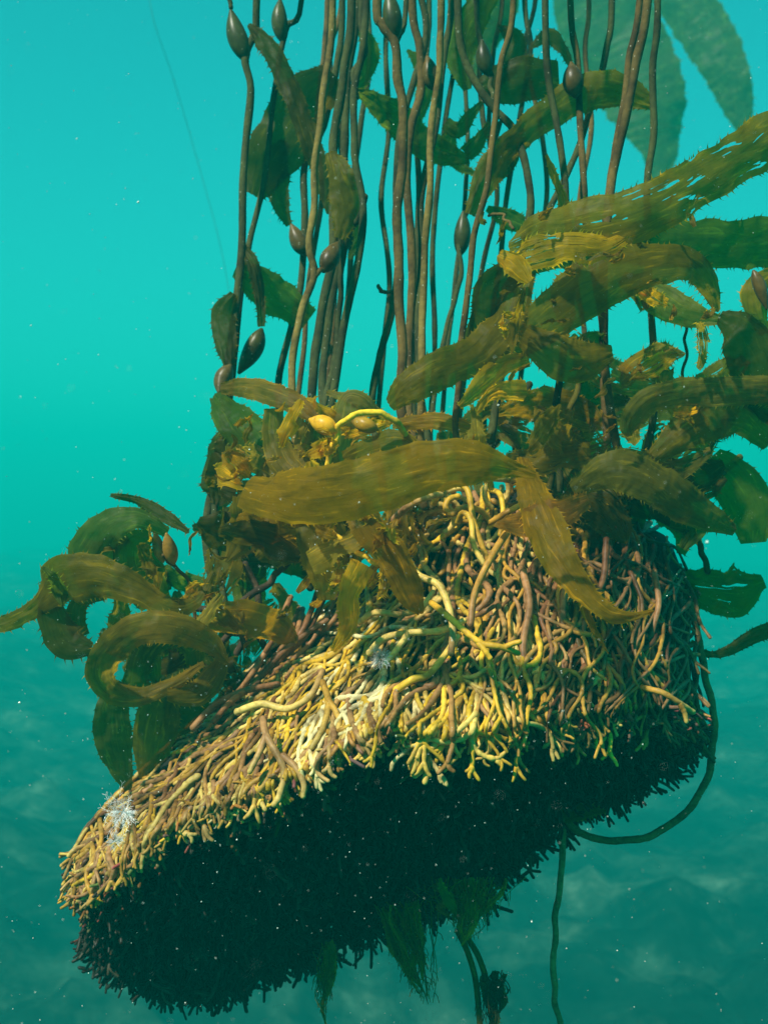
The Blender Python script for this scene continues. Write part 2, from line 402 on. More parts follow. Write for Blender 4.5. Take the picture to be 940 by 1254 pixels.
# looping strands on the crown
for i in range(18):
    x = random.uniform(500, 650); y = top(x) + random.uniform(4, 50); a = random.uniform(-2.6, -.5); tr = random.choice((-1, 1)) * random.uniform(.22, .4); q = []; Y0 = depth(x, y) - random.uniform(.008, .022)
    for k in range(random.randint(9, 16)):
        q.append(P(x, y, Y0 - .006 * math.sin(k * .3))); x += 7 * math.cos(a); y += 7 * math.sin(a); a += tr if k < 7 else (R(90) - a) * .2
        y = max(y, top(x) - 8)
    b = MB(); b.tube(catmull(np.array(q), len(q) * 3), random.uniform(.0019, .0028), random.choice([YEL, OCHRE, CREAM]), 8, random.choice([YEL, CREAM]), knob=.25, seed=i); hapts.append((b, x, y))
# rust-red stalks gathering at the top of the wing
for i in range(9):
    x0 = random.uniform(345, 430); b = MB(); q = [P(x0, 748 - random.uniform(0, 30) , 1.0)]
    x1 = x0 - random.uniform(30, 110); y1 = top(x1) + random.uniform(6, 30); q += [P((x0 + x1) / 2 + 8, (740 + y1) / 2 + random.uniform(-8, 8), .955), P(x1, y1, depth(x1, y1) - .008)]
    b.tube(catmull(np.array(q), 18), random.uniform(.002, .0028), random.choice([RUST, PINK]), 8, PINK, knob=.25, seed=i); hapts.append((b, x1, y1))

# chosen strands that can be picked out in the photo
def strand(pts, r, col, col2=None, branches=()):
    b = MB(); q = np.array([P(x, y, Y) for x, y, Y in pts]); n = len(pts) * 6
    b.tube(catmull(q, n), r * np.linspace(1, .85, n), col, 9, col2 or col, knob=.18, seed=pts[0][0])
    for br in branches:
        q = np.array([P(x, y, Y) for x, y, Y in br]); n = len(br) * 6
        b.tube(catmull(q, n), r * np.linspace(.92, .72, n), col, 9, col2 or col, knob=.18, seed=br[0][1])
    hapts.insert(0, (b, pts[0][0], pts[0][1]))
Y1 = (.54, .285, .022); Y2 = (.62, .44, .10)
strand([(528,738,.775),(545,752,.755),(568,772,.745),(590,788,.74),(612,792,.738),(634,800,.742)], .0024, Y1, Y1, [[(583,784,.742),(592,795,.738),(600,806,.737)],[(618,793,.739),(628,788,.737),(636,786,.736)]])
strand([(620,652,.83),(606,674,.82),(592,700,.81),(580,730,.81),(576,765,.80)], .0029, OCHRE, PINK)
strand([(530,618,.90),(540,600,.88),(556,592,.87),(572,600,.86),(580,640,.85),(598,690,.84)], .0027, YEL, OCHRE)
strand([(560,640,.87),(566,628,.86),(576,636,.85),(580,668,.84),(592,690,.835)], .0024, YEL, CREAM)
strand([(478,640,.90),(500,620,.87),(524,608,.86),(540,606,.87)], .0030, PINK, CREAM)
strand([(600,600,.90),(612,606,.87),(616,630,.86),(612,655,.85)], .0024, YEL, YEL)
strand([(636,598,.90),(644,620,.87),(640,642,.86)], .0022, OCHRE, YEL)
strand([(494,676,.84),(512,704,.82),(536,716,.81),(548,740,.80),(554,770,.79),(552,800,.785)], .0029, Y2, PINK)
strand([(570,845,.775),(556,868,.76),(540,890,.752),(520,912,.747),(503,938,.745)], .0029, OCHRE, (.62,.42,.10),
       [[(556,868,.76),(556,890,.75),(540,905,.745),(526,918,.742)], [(524,925,.745),(518,940,.742),(508,950,.74)], [(524,930,.745),(522,945,.742),(520,958,.74)]])
strand([(604,846,.775),(612,868,.762),(607,890,.755),(598,918,.752)], .0026, OCHRE, CREAM, [[(611,862,.764),(622,876,.757),(620,886,.755)]])
strand([(640,700,.84),(648,740,.82),(640,790,.80),(645,830,.79),(655,860,.785)], .0030, PINK, RUST)
strand([(322,880,.80),(326,900,.785),(340,925,.775),(348,945,.77),(342,975,.765),(336,985,.764)], .0028, PINK, CREAM, [[(346,925,.775),(362,940,.766),(372,960,.762),(371,975,.76)], [(326,900,.785),(316,925,.775),(306,945,.77)]])
strand([(446,855,.79),(455,875,.77),(452,895,.757),(442,905,.752)], .0026, YEL, CREAM)
strand([(395,835,.82),(402,860,.80),(396,890,.78),(382,915,.77)], .0026, OCHRE, CREAM, [[(402,856,.80),(415,880,.785),(414,895,.775)]])
strand([(290,872,.85),(320,862,.84),(352,868,.83),(380,852,.82),(395,822,.84)], .0030, CREAM, PINK)
strand([(236,892,.93),(262,865,.93),(300,846,.92),(340,838,.90)], .0031, PINK, RUST, [[(300,846,.92),(280,862,.905),(262,884,.89)]])
strand([(320,828,.92),(345,800,.93),(372,778,.94),(400,760,.945)], .0030, RUST, PINK)
strand([(118,1035,.91),(104,1036,.905),(92,1040,.90),(84,1048,.90)], .0021, PINK, CREAM)
strand([(700,690,.85),(690,730,.83),(686,780,.82),(672,815,.81)], .0029, PINK, RUST)
strand([(742,660,.86),(738,710,.84),(722,740,.83),(712,780,.825),(716,820,.81)], .0027, RUST, PINK, [[(712,780,.825),(700,800,.812),(684,816,.805)],[(716,815,.81),(708,832,.80),(700,826,.797)]])
strand([(800,700,.89),(806,740,.87),(796,790,.86),(812,840,.85)], .0026, PINK, RUST)
strand([(785,842,.82),(810,848,.81),(830,860,.81),(848,872,.82)], .0024, OCHRE, CREAM, [[(832,862,.81),(838,874,.81),(840,884,.81)]])
strand([(600,640,.86),(625,625,.85),(650,612,.86)], .0026, OCHRE, YEL)
strand([(440,762,.87),(460,750,.85),(490,752,.84),(515,745,.85),(530,725,.87)], .0026, CREAM, CREAM)
strand([(452,800,.83),(470,782,.82),(500,775,.81),(540,772,.81),(568,760,.82)], .0029, CREAM, Y2, [[(500,775,.81),(486,795,.80),(470,815,.79)]])
strand([(478,850,.78),(505,832,.775),(522,828,.78),(540,808,.79),(560,780,.80)], .0028, YEL, CREAM)

# largest 100 as parts of the holdfast, the rest as one mass
hapts.sort(key=lambda h: -len(h[0].v))
lead = sorted(range(len(hapts)), key=lambda i: -len(hapts[i][0].v))[:100]
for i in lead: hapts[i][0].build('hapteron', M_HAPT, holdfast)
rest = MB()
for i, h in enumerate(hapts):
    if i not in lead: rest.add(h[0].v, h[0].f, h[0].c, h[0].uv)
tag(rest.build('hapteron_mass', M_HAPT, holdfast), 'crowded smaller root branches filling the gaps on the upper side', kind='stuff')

# underside: dense bristle of old dark tips, darkened further as painted shade, longest round the lower edge
def bristle():
    b = MB()
    for i in range(5200):
        x = random.uniform(104, 850); ys, ds = column(x); e = random.random()
        edge = i % 3 == 0
        if edge: y = ys[5] + random.uniform(-14, 4)
        else: y = ys[3] - 6 + (ys[5] - ys[3] + 6) * e
        d = float(np.interp(y, ys, ds)) + .006
        if edge: d += random.uniform(-.02, .10)
        p = P(x, y, d); L = random.uniform(.010, .022) if not edge else random.uniform(.012, .030) * (1 + .9 * max(0, mnoise.noise(Vector((x * .03, 2, 1)))))
        dr = norm(np.array((random.gauss(0, .35), random.gauss(-.55 if not edge else -.1, .35), random.gauss(-.75, .3))))
        if x < 130: dr = norm(dr + np.array((-.25, 0, 0))); L *= .7
        if x > 800: dr = norm(dr + np.array((.5, 0, .1)))
        q = [p]; v = dr
        for k in range(4): v = norm(v + rng.normal(0, .28, 3)); q.append(q[-1] + v * L / 4)
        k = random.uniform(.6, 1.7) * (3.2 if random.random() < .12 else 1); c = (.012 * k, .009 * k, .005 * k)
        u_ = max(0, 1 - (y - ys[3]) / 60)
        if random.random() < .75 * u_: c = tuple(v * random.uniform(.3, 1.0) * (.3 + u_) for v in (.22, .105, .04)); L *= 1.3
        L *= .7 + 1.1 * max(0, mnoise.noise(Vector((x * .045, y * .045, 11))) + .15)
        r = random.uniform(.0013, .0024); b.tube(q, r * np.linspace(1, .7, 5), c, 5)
        if random.random() < .4:
            j = 3; v2 = norm(v + rng.normal(0, .7, 3)); b.tube([q[j], q[j] + v2 * L * .2, q[j] + v2 * L * .38], r * .8, c, 5)
    return tag(b.build('underside_bristle', M_HAPT, holdfast), 'short dark root tips bristling over the shaded underside and its lower edge', kind='stuff')
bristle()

# ------------------------------------------------------------------ stipes, floats, blades
def mk_float(pts, width_px, col, parent):
    """pear-shaped gas float: pts from neck to far end, as (px, py, Y)"""
    q = catmull(np.array([P(*p) for p in pts]), 14); r = width_px / 2 * pts[0][2] / F; t = np.linspace(0, 1, 14)
    prof = np.sin(np.pi * (t * .93 + .035) ** .85) ** .75; prof = np.maximum(prof, .22)
    b = MB(); b.tube(q, r * prof, col, 14); return b.build('float', M_FLOAT, parent)

def mk_stipe(pts, width_px, col, label=None, branches=(), parent=None, wob=3.0):
    b = MB()
    def one(pp, wd):
        n = len(pp) * 10; q = catmull(np.array([P(*p) for p in pp]), n); s = pp[0][0] * .13
        for i in range(n):
            k = min(i, n - 1 - i, 8) / 8
            q[i, 0] += wob * .0006 * mnoise.noise(Vector((i * .14, s, 0))) * 2 * k; q[i, 1] += .004 * mnoise.noise(Vector((i * .12, s, 7))) * k
        r = wd * .96 / 2 * pp[len(pp) // 2][2] / F
        b.tube(q, r, col, 10, None, knob=.16, seed=s)
    one(pts, width_px)
    for br in branches: one(br, width_px * .75)
    o = b.build('stipe', M_STIPE, parent or kelp)
    if label: tag(o, label)
    return o

def blade_mesh(pts, widths, roll=0.0, col=OLIVE, ruffle=3.0, teeth=9.0, tooth_len=7.0, ragged=0.05, cup=0.12, seed=None, tears=0.0):
    seed = seed if seed is not None else random.uniform(0, 1000)
    q0 = np.array([P(*p) for p in pts]); m = len(pts)
    ctrl = np.concatenate([q0, np.asarray(widths, float)[:, None] * np.array([p[2] for p in pts])[:, None] / F,
                           (np.asarray(roll, float) * np.ones(m))[:, None]], 1)
    Lpx = sum(math.hypot(pts[i+1][0] - pts[i][0], pts[i+1][1] - pts[i][1]) + abs(pts[i+1][2] - pts[i][2]) * 1400 for i in range(m - 1))
    n = int(min(110, max(24, Lpx / 3.2))); c = catmull(ctrl, n); cen, W, rl = c[:, :3], np.maximum(c[:, 3], 1e-4), np.radians(c[:, 4])
    T = np.gradient(cen, axis=0); T /= np.maximum(np.linalg.norm(T, axis=1), 1e-9)[:, None]
    px = np.mean([p[2] for p in pts]) / F
    A = 14; V = []; UV = []; cols = []; prev = None; L = 0; sides = []
    for i in range(n):
        v = norm(cen[i]); s0 = np.cross(T[i], v); l = np.linalg.norm(s0)
        s0 = s0 / l if l > .15 else (prev if prev is not None else norm(s0))
        if prev is not None: s0 = norm(s0 * .5 + prev * .5) if l > .15 else prev
        s0 = norm(s0 - T[i] * np.dot(s0, T[i])); prev = s0
        nn = np.cross(s0, T[i]); s = math.cos(rl[i]) * s0 + math.sin(rl[i]) * nn; nn = np.cross(s, T[i])
        if i: L += np.linalg.norm(cen[i] - cen[i-1])
        sides.append((s, nn))
        for k in range(A + 1):
            u = k / A * 2 - 1
            e = 1 + ragged * mnoise.noise(Vector((i * .22, seed + (u > 0) * 9, 0))) * 2
            z = cup * W[i] * u * u + ruffle * px * (abs(u) ** 1.6) * (mnoise.noise(Vector((L / px * .028, seed + (5 if u > 0 else 0), 0))) * 2.6)
            z += .35 * px * math.sin(u * 11 + 3 * mnoise.noise(Vector((L / px * .02, seed, u * 2)))) + 2.2 * px * mnoise.noise(Vector((L / px * .05, u * 1.5, seed)))
            z += 1.5 * px * mnoise.noise(Vector((L / px * .16, u * 3.2, seed + 3))) + 3.0 * px * abs(u) ** 3 * mnoise.noise(Vector((L / px * .10, seed + u, 6)))
            V.append(cen[i] + s * (W[i] / 2 * u * e) + nn * z); UV.append((k / A + seed, L * 8))
            edge = 1 + .25 * abs(u) ** 5; cols.append((col[0] * edge, col[1] * edge, col[2], 1 - tears if tears else 1.5))  # paler margins put an edge highlight into the colour
    Fc = [(i*(A+1)+k, i*(A+1)+k+1, (i+1)*(A+1)+k+1, (i+1)*(A+1)+k) for i in range(n-1) for k in range(A)]
    b = MB(); b.add(V, Fc, cols, UV)
    if teeth:
        teeth *= .72; tooth_len *= .8
        acc = [random.uniform(0, teeth), random.uniform(0, teeth)]
        for i in range(2, n - 1):
            d = np.linalg.norm(cen[i] - cen[i-1]) / px
            for si, k in ((0, 0), (1, A)):
                acc[si] += d
                if acc[si] > teeth and W[i] > 5 * px:
                    acc[si] = random.uniform(-.9, .6) * teeth; p = np.array(V[i*(A+1)+k]); sg = 1 if k else -1; s, nn = sides[i]
                    tl = tooth_len * px * random.uniform(.5, 1.25); dr = norm(s * sg + T[i] * random.uniform(.3, 1.0) + nn * random.uniform(-.5, .5))
                    w = 1.0 * px; mid = p + dr * tl * .5 + nn * .3 * px
                    b.add([p - T[i]*w*1.5 - s*sg*px, p + T[i]*w*1.5 - s*sg*px, mid + T[i]*w*.35, mid - T[i]*w*.35, p + dr*tl + T[i]*tl*.12],
                          [(0, 1, 2, 3), (3, 2, 4)], [(min(.5, col[0]*1.9+.02), min(.4, col[1]*1.7+.015), col[2], 1.5)] * 5, [UV[i*(A+1)+k]] * 5)
    return b
loose_blades = []
def mk_blade(pts, widths, roll=0.0, col=OLIVE, parent=None, label=None, name='blade', **kw):
    b = blade_mesh(pts, widths, roll, col, **kw)
    if parent is None and not label:
        loose_blades.append((max(widths) * sum(math.dist(pts[i][:2], pts[i + 1][:2]) for i in range(len(pts) - 1)), b)); return
    o = b.build(name, M_BLADE, parent or kelp)
    if label: tag(o, label)
    return o

HI = -2600     # stems go on up towards the surface
def up(x, dx, Y): return [(x + dx * 9 + 20, HI, Y), (x + dx * 5, HI * .5, Y), (x + dx * 2, HI * .2, Y)]
# --- left group
s1 = mk_stipe(up(316, 10, 1.12) + [(313,0,1.12),(313,38,1.12),(302,72,1.12),(308,110,1.12),(302,190,1.11),(296,290,1.1),(290,370,1.08),(275,470,1.06),(268,560,1.04),(254,645,1.02),(262,735,1.0)], 10, STD,
              'leftmost stipe, dark, with an elongated float at its top fork')
mk_float([(302,74,1.12),(290,44,1.12),(283,14,1.12)], 25, STD, s1); mk_stipe([(283,10,1.12),(279,-8,1.12),(280,-60,1.13)], 6, STD, parent=s1).name = 'petiole'
mk_blade([(304,30,1.11),(325,52,1.10),(350,92,1.09),(370,145,1.08),(388,200,1.08),(404,262,1.08)], [6,24,28,26,24,8], [0,20,35,10,-20,0], DARK, s1)
s2 = mk_stipe(up(372, 0, 1.16) + [(370,0,1.16),(352,32,1.16),(344,56,1.16),(338,110,1.15),(326,180,1.14),(322,240,1.13),(303,300,1.12),(296,360,1.1),(282,480,1.06),(272,560,1.03),(262,645,1.0),(276,740,.98)], 7.5, STD)
mk_float([(345,50,1.16),(342,24,1.16),(343,0,1.16)], 20, STD, s2)
mk_blade([(296,300,1.1),(310,325,1.09),(318,362,1.09),(320,400,1.09)], [10,16,14,8], 10, DARK, s1, tooth_len=5)
mk_float([(320,404,1.09),(310,428,1.09),(293,456,1.09)], 24, DARK, s1)
mk_blade([(288,330,1.09),(315,345,1.1),(345,368,1.11),(378,392,1.12)], [20,42,46,30], [0,15,0,-10], GREEN, s1)
mk_blade([(287,360,1.07),(272,385,1.07),(277,420,1.06),(281,455,1.05)], [12,30,26,10], [0,-20,0,10], DARK, s1)
mk_float([(282,448,1.05),(273,464,1.05),(268,480,1.04)], 22, STB, s1)
s3 = mk_stipe(up(412, 0, 1.0) + [(409,0,1.0),(402,60,1.0),(396,130,.99),(386,190,.99),(384,255,.99),(376,305,.98),(384,338,.98),(370,385,.97),(358,440,.96),(354,478,.95),(366,560,.94),(390,660,.93)], 9.5, TAN,
              'tan stipe in the left bundle, kinked at a fork half way up')
mk_stipe([(386,338,.98),(396,325,.985),(404,312,.99)], 7, TAN, parent=s3).name = 'petiole'
mk_float([(396,332,.985),(404,316,.99),(413,298,1.0)], 24, STB, s3)
s4 = mk_stipe(up(432, 0, 1.08) + [(430,0,1.08),(420,90,1.08),(410,160,1.08),(408,240,1.07),(405,320,1.06),(392,390,1.05),(385,450,1.04),(380,560,1.02),(400,680,1.0)], 12, STD)
s4b = mk_stipe(up(440, 4, 1.13) + [(440,0,1.13),(428,90,1.13),(421,170,1.12),(418,250,1.12),(412,330,1.11),(396,420,1.1),(393,480,1.08),(410,580,1.05),(430,680,1.0)], 11, STD)
s4c = mk_stipe(up(421, -4, 1.17) + [(420,0,1.17),(410,80,1.17),(396,150,1.17),(374,200,1.17),(374,270,1.16),(368,340,1.15),(352,420,1.14),(344,480,1.12),(350,600,1.08),(380,720,1.0)], 9, STD)
mk_float([(376,312,1.14),(366,296,1.14),(357,276,1.14)], 22, STB, s4c)
s5 = mk_stipe(up(452, 0, 1.05) + [(450,0,1.05),(444,50,1.05),(436,110,1.05),(434,180,1.04),(446,245,1.04),(440,310,1.03),(424,380,1.02),(410,460,1.01),(402,560,1.0),(420,680,.98)], 10, STD,
              'smooth dark stipe bowing outward to the right of the left bundle')
s5b = mk_stipe([(447,240,1.04),(440,268,1.05),(424,290,1.07),(418,340,1.08),(412,420,1.08),(400,500,1.06),(420,600,1.03)], 8, STD)
mk_blade([(405,185,1.06),(415,215,1.05),(425,250,1.05),(416,292,1.04)], [14,36,40,14], [10,-20,20,0], OLIVE, s4)
mk_blade([(408,90,1.14),(380,120,1.15),(352,160,1.15),(328,205,1.14),(312,240,1.13)], [30,66,76,58,22], [0,15,-15,25,0], DARK, s4b)
mk_blade([(352,175,1.16),(338,200,1.16),(342,245,1.15),(354,276,1.15)], [18,32,26,8], [30,0,-20,0], DARK, s4c)
mk_stipe([(437,120,1.05),(434,90,1.05),(446,60,1.06),(440,5,1.07),(438,-120,1.08)], 7, STD, parent=s5).name = 'petiole'
mk_blade([(438,112,1.1),(460,125,1.12),(485,145,1.13),(512,170,1.14),(545,188,1.15),(575,196,1.16)], [8,26,40,38,30,8], [0,20,-15,10,0,0], GREEN, s5)
# --- middle group
s6 = mk_stipe(up(462, -6, .98) + [(462,0,.98),(470,30,.98),(482,50,.98),(488,90,.98),(496,125,.98),(493,190,.98),(487,260,.97),(488,350,.96),(490,440,.95),(494,520,.94),(520,620,.94)], 12.5, STB,
              'thick brown stipe of the middle bundle, forking near the top')
mk_float([(484,48,.98),(480,20,.98),(476,-10,.98)], 24, STD, s6)
s6b = mk_stipe(up(498, 0, 1.02) + [(497,0,1.02),(486,50,1.0)], 7, STD)
s7 = mk_stipe(up(506, 0, 1.05) + [(506,0,1.05),(516,60,1.05),(514,110,1.05),(502,160,1.04),(500,250,1.04),(503,350,1.03),(502,440,1.02),(505,520,1.0),(530,620,.98)], 11, STB)
s7b = mk_stipe(up(476, 0, 1.1) + [(508,-60,1.1),(522,30,1.1),(506,100,1.09),(488,180,1.08),(483,280,1.07),(484,340,1.07),(478,385,1.06),(466,440,1.05),(458,500,1.04),(470,600,1.0)], 9, STD)
mk_stipe([(484,356,1.07),(474,358,1.06),(466,356,1.05),(463,350,1.05)], 5, STB, parent=s7b).name = 'petiole'
s8 = mk_stipe(up(541, 2, .93) + [(540,0,.93),(538,60,.93),(531,130,.93),(526,210,.92),(521,300,.92),(517,400,.91),(516,480,.9),(517,560,.9),(530,620,.9)], 9.5, TAN,
              'long straight tan stipe in front of the middle bundle')
s8b = mk_stipe(up(560, 0, 1.07) + [(556,-20,1.07),(545,60,1.07),(533,150,1.06),(517,240,1.05),(514,330,1.04),(512,420,1.02),(520,520,1.0),(540,610,.97)], 9, STD)
mk_float([(532,110,1.05),(527,92,1.05),(523,70,1.05)], 22, STB, s8b)
s9 = mk_stipe(up(562, -10, 1.0) + [(560,0,1.0),(563,50,1.0),(578,95,1.0),(602,130,1.0),(628,158,1.0),(644,205,.99),(648,255,.98),(640,320,.97),(620,420,.96),(600,540,.94)], 10, STD,
              'dark stipe sweeping diagonally down to the right')
mk_stipe([(602,130,1.0),(600,95,1.01),(592,75,1.01)], 6, STD, parent=s9).name = 'petiole'
mk_float([(598,92,1.01),(592,72,1.01),(590,50,1.01)], 20, STD, s9)
s10 = mk_stipe(up(630, 4, .9) + [(628,0,.9),(613,80,.9),(604,150,.9),(595,230,.89),(578,300,.89),(569,370,.88),(562,450,.88),(558,520,.88),(566,590,.88)], 8.5, STB,
               'thin reddish brown stipe in front, slanting down to the left')
s19 = mk_stipe([(612,150,1.12),(596,200,1.12),(575,250,1.12),(566,275,1.12),(562,340,1.11),(546,400,1.1),(535,450,1.08),(528,520,1.05)], 6.5, STD)
mk_float([(563,312,1.12),(566,286,1.12),(567,260,1.12)], 21, STD, s19)
s20 = mk_stipe(up(585, 0, 1.15) + [(584,0,1.15),(588,60,1.15),(586,110,1.15),(600,170,1.14),(640,160,1.13)], 7, STD)
# --- right group
s11 = mk_stipe(up(668, 0, .97) + [(668,0,.97),(672,90,.97),(678,150,.97),(688,200,.96),(693,255,.95),(698,330,.94),(690,420,.93),(680,500,.92),(686,600,.92)], 9, STD)
s12 = mk_stipe(up(694, -2, 1.0) + [(696,0,1.0),(703,70,1.0),(709,120,1.0),(711,190,.99),(716,245,.98),(736,380,.96),(740,470,.95),(745,545,.94),(742,620,.94)], 9, STB)
mk_float([(704,118,.99),(701,98,.99),(699,78,.99)], 26, STB, s12)
s13 = mk_stipe(up(750, 0, 1.04) + [(748,0,1.04),(742,60,1.04),(726,120,1.03),(712,170,1.02),(692,215,1.01),(670,260,1.0),(650,330,.99)], 8.5, STD)
s14 = mk_stipe(up(794, 10, .9) + [(793,0,.9),(778,80,.9),(765,150,.9),(753,215,.9),(744,270,.89),(738,360,.89),(744,470,.9),(760,580,.92)], 11.5, STB,
               'thickest brown stipe on the right, two stems pressed together')
s14b = mk_stipe(up(784, 8, .915) + [(783,0,.915),(771,80,.915),(758,150,.915),(748,215,.91),(741,270,.905)], 9, STB)
s15 = mk_stipe(up(804, 0, .98) + [(803,0,.98),(801,90,.98),(796,170,.98),(792,240,.97),(795,330,.96),(797,400,.96),(800,500,.96),(780,600,.95)], 9, STD)
s21 = mk_stipe([(838,392,1.0),(839,420,1.0),(835,470,1.0)], 4, DARK)
s22 = mk_stipe([(604,468,1.0),(612,510,1.0),(632,552,1.0),(640,600,.98)], 10, STD)
s23 = mk_stipe([(648,470,1.0),(632,510,1.0),(606,545,1.0),(590,580,.98)], 9, STD)
s24 = mk_stipe([(790,560,.95),(815,600,.95),(850,605,.97),(885,580,1.0),(905,560,1.03)], 9, DARK)
s25 = mk_stipe([(826,640,1.0),(846,652,1.0),(858,672,1.0),(866,700,1.0)], 8, DARK)
s26 = mk_stipe([(700,430,.97),(712,460,.96),(690,520,.95),(672,600,.95)], 8, DARK)
# --- thinner stems further back in the bundle
for k, (xs, Y, wd) in enumerate([((398,400,388,392,378,372,362), 1.26, 7), ((446,452,442,428,430,418,402), 1.3, 7.5), ((416,404,414,424,414,404,398), 1.22, 8), ((478,470,476,470,474,470,462), 1.28, 7),
        ((528,520,508,512,508,510,508), 1.2, 8), ((552,560,548,536,528,530,526), 1.25, 7), ((612,606,596,606,590,574,560), 1.22, 6.5), ((640,650,636,620,612,600,596), 1.25, 7), ((655,640,660,668,655,640,630), 1.3, 6.5),
        ((722,716,724,712,706,712,700), 1.24, 6.5), ((575,566,574,566,560,548,540), 1.3, 6)]):
    ys_ = (-20, 60, 150, 240, 330, 420, 540)
    mk_stipe(up(xs[0], random.uniform(-4, 4), Y) + [(x_ + random.uniform(-2, 2), y_, Y - .015 * i) for i, (x_, y_) in enumerate(zip(xs, ys_))] + [(xs[-1] + 14, 640, Y - .14)], wd, random.choice([STD, STD, STB]), wob=3.5)
for (pts, wd) in [(((440,30,1.2),(452,60,1.2),(446,96,1.2),(428,120,1.2)), 24), (((500,60,1.22),(520,92,1.22),(518,130,1.22),(504,160,1.22)), 22), (((610,30,1.2),(630,50,1.2),(622,86,1.2),(600,108,1.2)), 26),
        (((400,240,1.15),(430,262,1.15),(440,290,1.15),(428,318,1.15)), 18), (((648,60,1.2),(672,44,1.2),(690,60,1.2),(700,84,1.2)), 18), (((560,150,1.18),(548,176,1.18),(558,200,1.18),(584,214,1.18)), 22)]:
    mk_blade(list(pts), [6, wd, wd * .8, 4], [20, 0, 30, 0], random.choice([DARK, GREEN]), teeth=6, tooth_len=5)
# --- blades up in the bundle
mk_blade([(590,110,1.05),(620,100,1.05),(650,98,1.05),(684,95,1.05)], [26,52,52,40], [0,15,-10,10], DARK, s9)
mk_blade([(800,128,1.0),(760,112,1.0),(715,112,1.0),(672,140,1.0),(630,175,.99),(600,210,.98),(575,262,.97)], [14,40,46,38,34,36,12], [0,10,-15,10,25,0,0], OLIVE, s12)
mk_blade([(640,165,1.0),(620,192,1.0),(604,222,1.0)], [14,36,14], 20, DARK, s9)
mk_blade([(545,150,1.1),(560,160,1.1),(575,142,1.1),(590,125,1.1)], [16,18,14,5], 10, GREEN, s9)
mk_blade([(572,190,1.1),(590,170,1.1),(600,150,1.1)], [22,18,6], -20, GREEN, s9)
mk_blade([(572,110,1.15),(562,70,1.15),(574,30,1.15),(600,-10,1.15)], [10,34,40,26], 10, GREEN, s20)
mk_blade([(596,255,1.1),(622,268,1.1),(650,280,1.1)], [8,24,18], 0, GREEN, s13)
mk_blade([(690,255,.88),(681,230,.87),(676,210,.865),(668,190,.86)], [14,9,8,2], 30, BROWN, s11, teeth=12)
mk_stipe([(598,264,.9),(612,262,.88),(622,270,.87),(628,280,.86)], 4, STB, parent=s11).name = 'petiole'

# --- foreground blades
mk_blade([(298,600,.74),(335,606,.715),(395,606,.70),(460,592,.69),(530,570,.69),(585,566,.69),(625,574,.70),(655,582,.70)], [42,62,72,72,66,52,22,10],
         [25,10,0,5,8,5,0,0], BROWN, label='broad smooth brown blade stretched across the front above the holdfast', ruffle=3, cup=.1, ragged=.05, teeth=16, tooth_len=6)
mk_blade([(622,300,.84),(660,282,.82),(710,276,.80),(770,264,.79),(830,238,.79),(890,202,.80),(960,160,.81),(1010,130,.82)], [20,44,62,66,62,58,62,30],
         [20,10,0,10,0,-10,0,0], (.19,.135,.008), label='long streaked olive gold blade reaching the right edge, torn and wrinkled', tears=.37, ruffle=6, cup=.14, tooth_len=9)
mk_blade([(612,320,.82),(645,312,.80),(690,300,.79),(740,300,.79),(790,272,.80)], [14,40,42,30,8], [35,20,30,15,0], GOLD, tears=.42, ruffle=7, teeth=7, tooth_len=9)
mk_blade([(610,312,.80),(630,320,.79),(648,345,.785)], [16,34,6], [10,30,40], GOLD, ruffle=8)
mk_blade([(640,330,.92),(720,300,.93),(800,296,.94),(880,300,.95),(960,296,.97),(1020,300,.99)], [16,44,56,58,60,30], [10,0,8,-6,0,0], GREEN, ruffle=5,
         label='green blade passing behind the streaked one to the right edge')
mk_blade([(580,450,.90),(640,410,.87),(690,375,.85),(745,340,.84),(800,322,.84),(845,322,.85),(866,345,.87),(878,382,.89)], [26,50,62,66,54,44,30,8],
         [15,20,5,0,15,30,20,0], OLIVE, label='wide dark olive blade arching over to the right with spiny edges', tooth_len=10)
mk_blade([(760,340,.93),(800,362,.92),(840,384,.91),(880,392,.90)], [16,40,34,12], [0,10,-10,0], (.15,.14,.02), tooth_len=10)
mk_blade([(880,388,.87),(905,405,.86),(922,440,.86),(930,480,.87),(960,510,.88)], [16,50,66,60,40], [0,15,0,-15,0], DARK, tooth_len=11,
         label='dark blade with long spines hanging at the right edge')
mk_blade([(985,500,.86),(940,480,.85),(880,480,.84),(830,482,.835),(792,494,.83),(772,520,.84),(778,545,.86)], [30,36,36,36,34,28,10], [0,10,0,15,20,10,0], (.17,.14,.02),
         label='pale olive blade curling over at its left end', ruffle=3, tooth_len=7)
mk_blade([(476,496,.86),(498,474,.85),(540,452,.85),(585,430,.86),(620,385,.87),(640,330,.88)], [18,42,48,46,46,30], [30,20,0,10,25,10], OLIVE, tooth_len=6,
         label='dark blade rising to the right in front of the stipes')
mk_blade([(638,330,.86),(606,352,.87),(596,392,.88),(575,425,.89),(530,465,.9)], [30,44,40,30,10], [0,20,10,0,0], DARK)
mk_blade([(648,440,.88),(615,452,.87),(585,478,.86),(562,498,.86)], [20,34,26,6], [30,50,30,20], GOLD, tooth_len=8)
mk_blade([(645,480,.87),(605,482,.86),(580,510,.86)], [26,22,6], [10,40,20], GOLD)
mk_blade([(640,410,.86),(700,440,.85),(750,432,.86)], [30,58,20], [0,12,0], OLIVE, tooth_len=9)
mk_blade([(690,400,.88),(690,350,.87),(705,320,.87),(720,300,.87)], [16,30,22,5], [40,20,50,0], OLIVE, tooth_len=8)
mk_blade([(935,410,.96),(925,385,.95),(922,355,.95),(945,335,.96)], [12,30,30,20], [0,30,10,0], BROWN)
mk_float([(922,332,.93),(930,352,.93),(938,378,.93)], 16, STB, kelp)
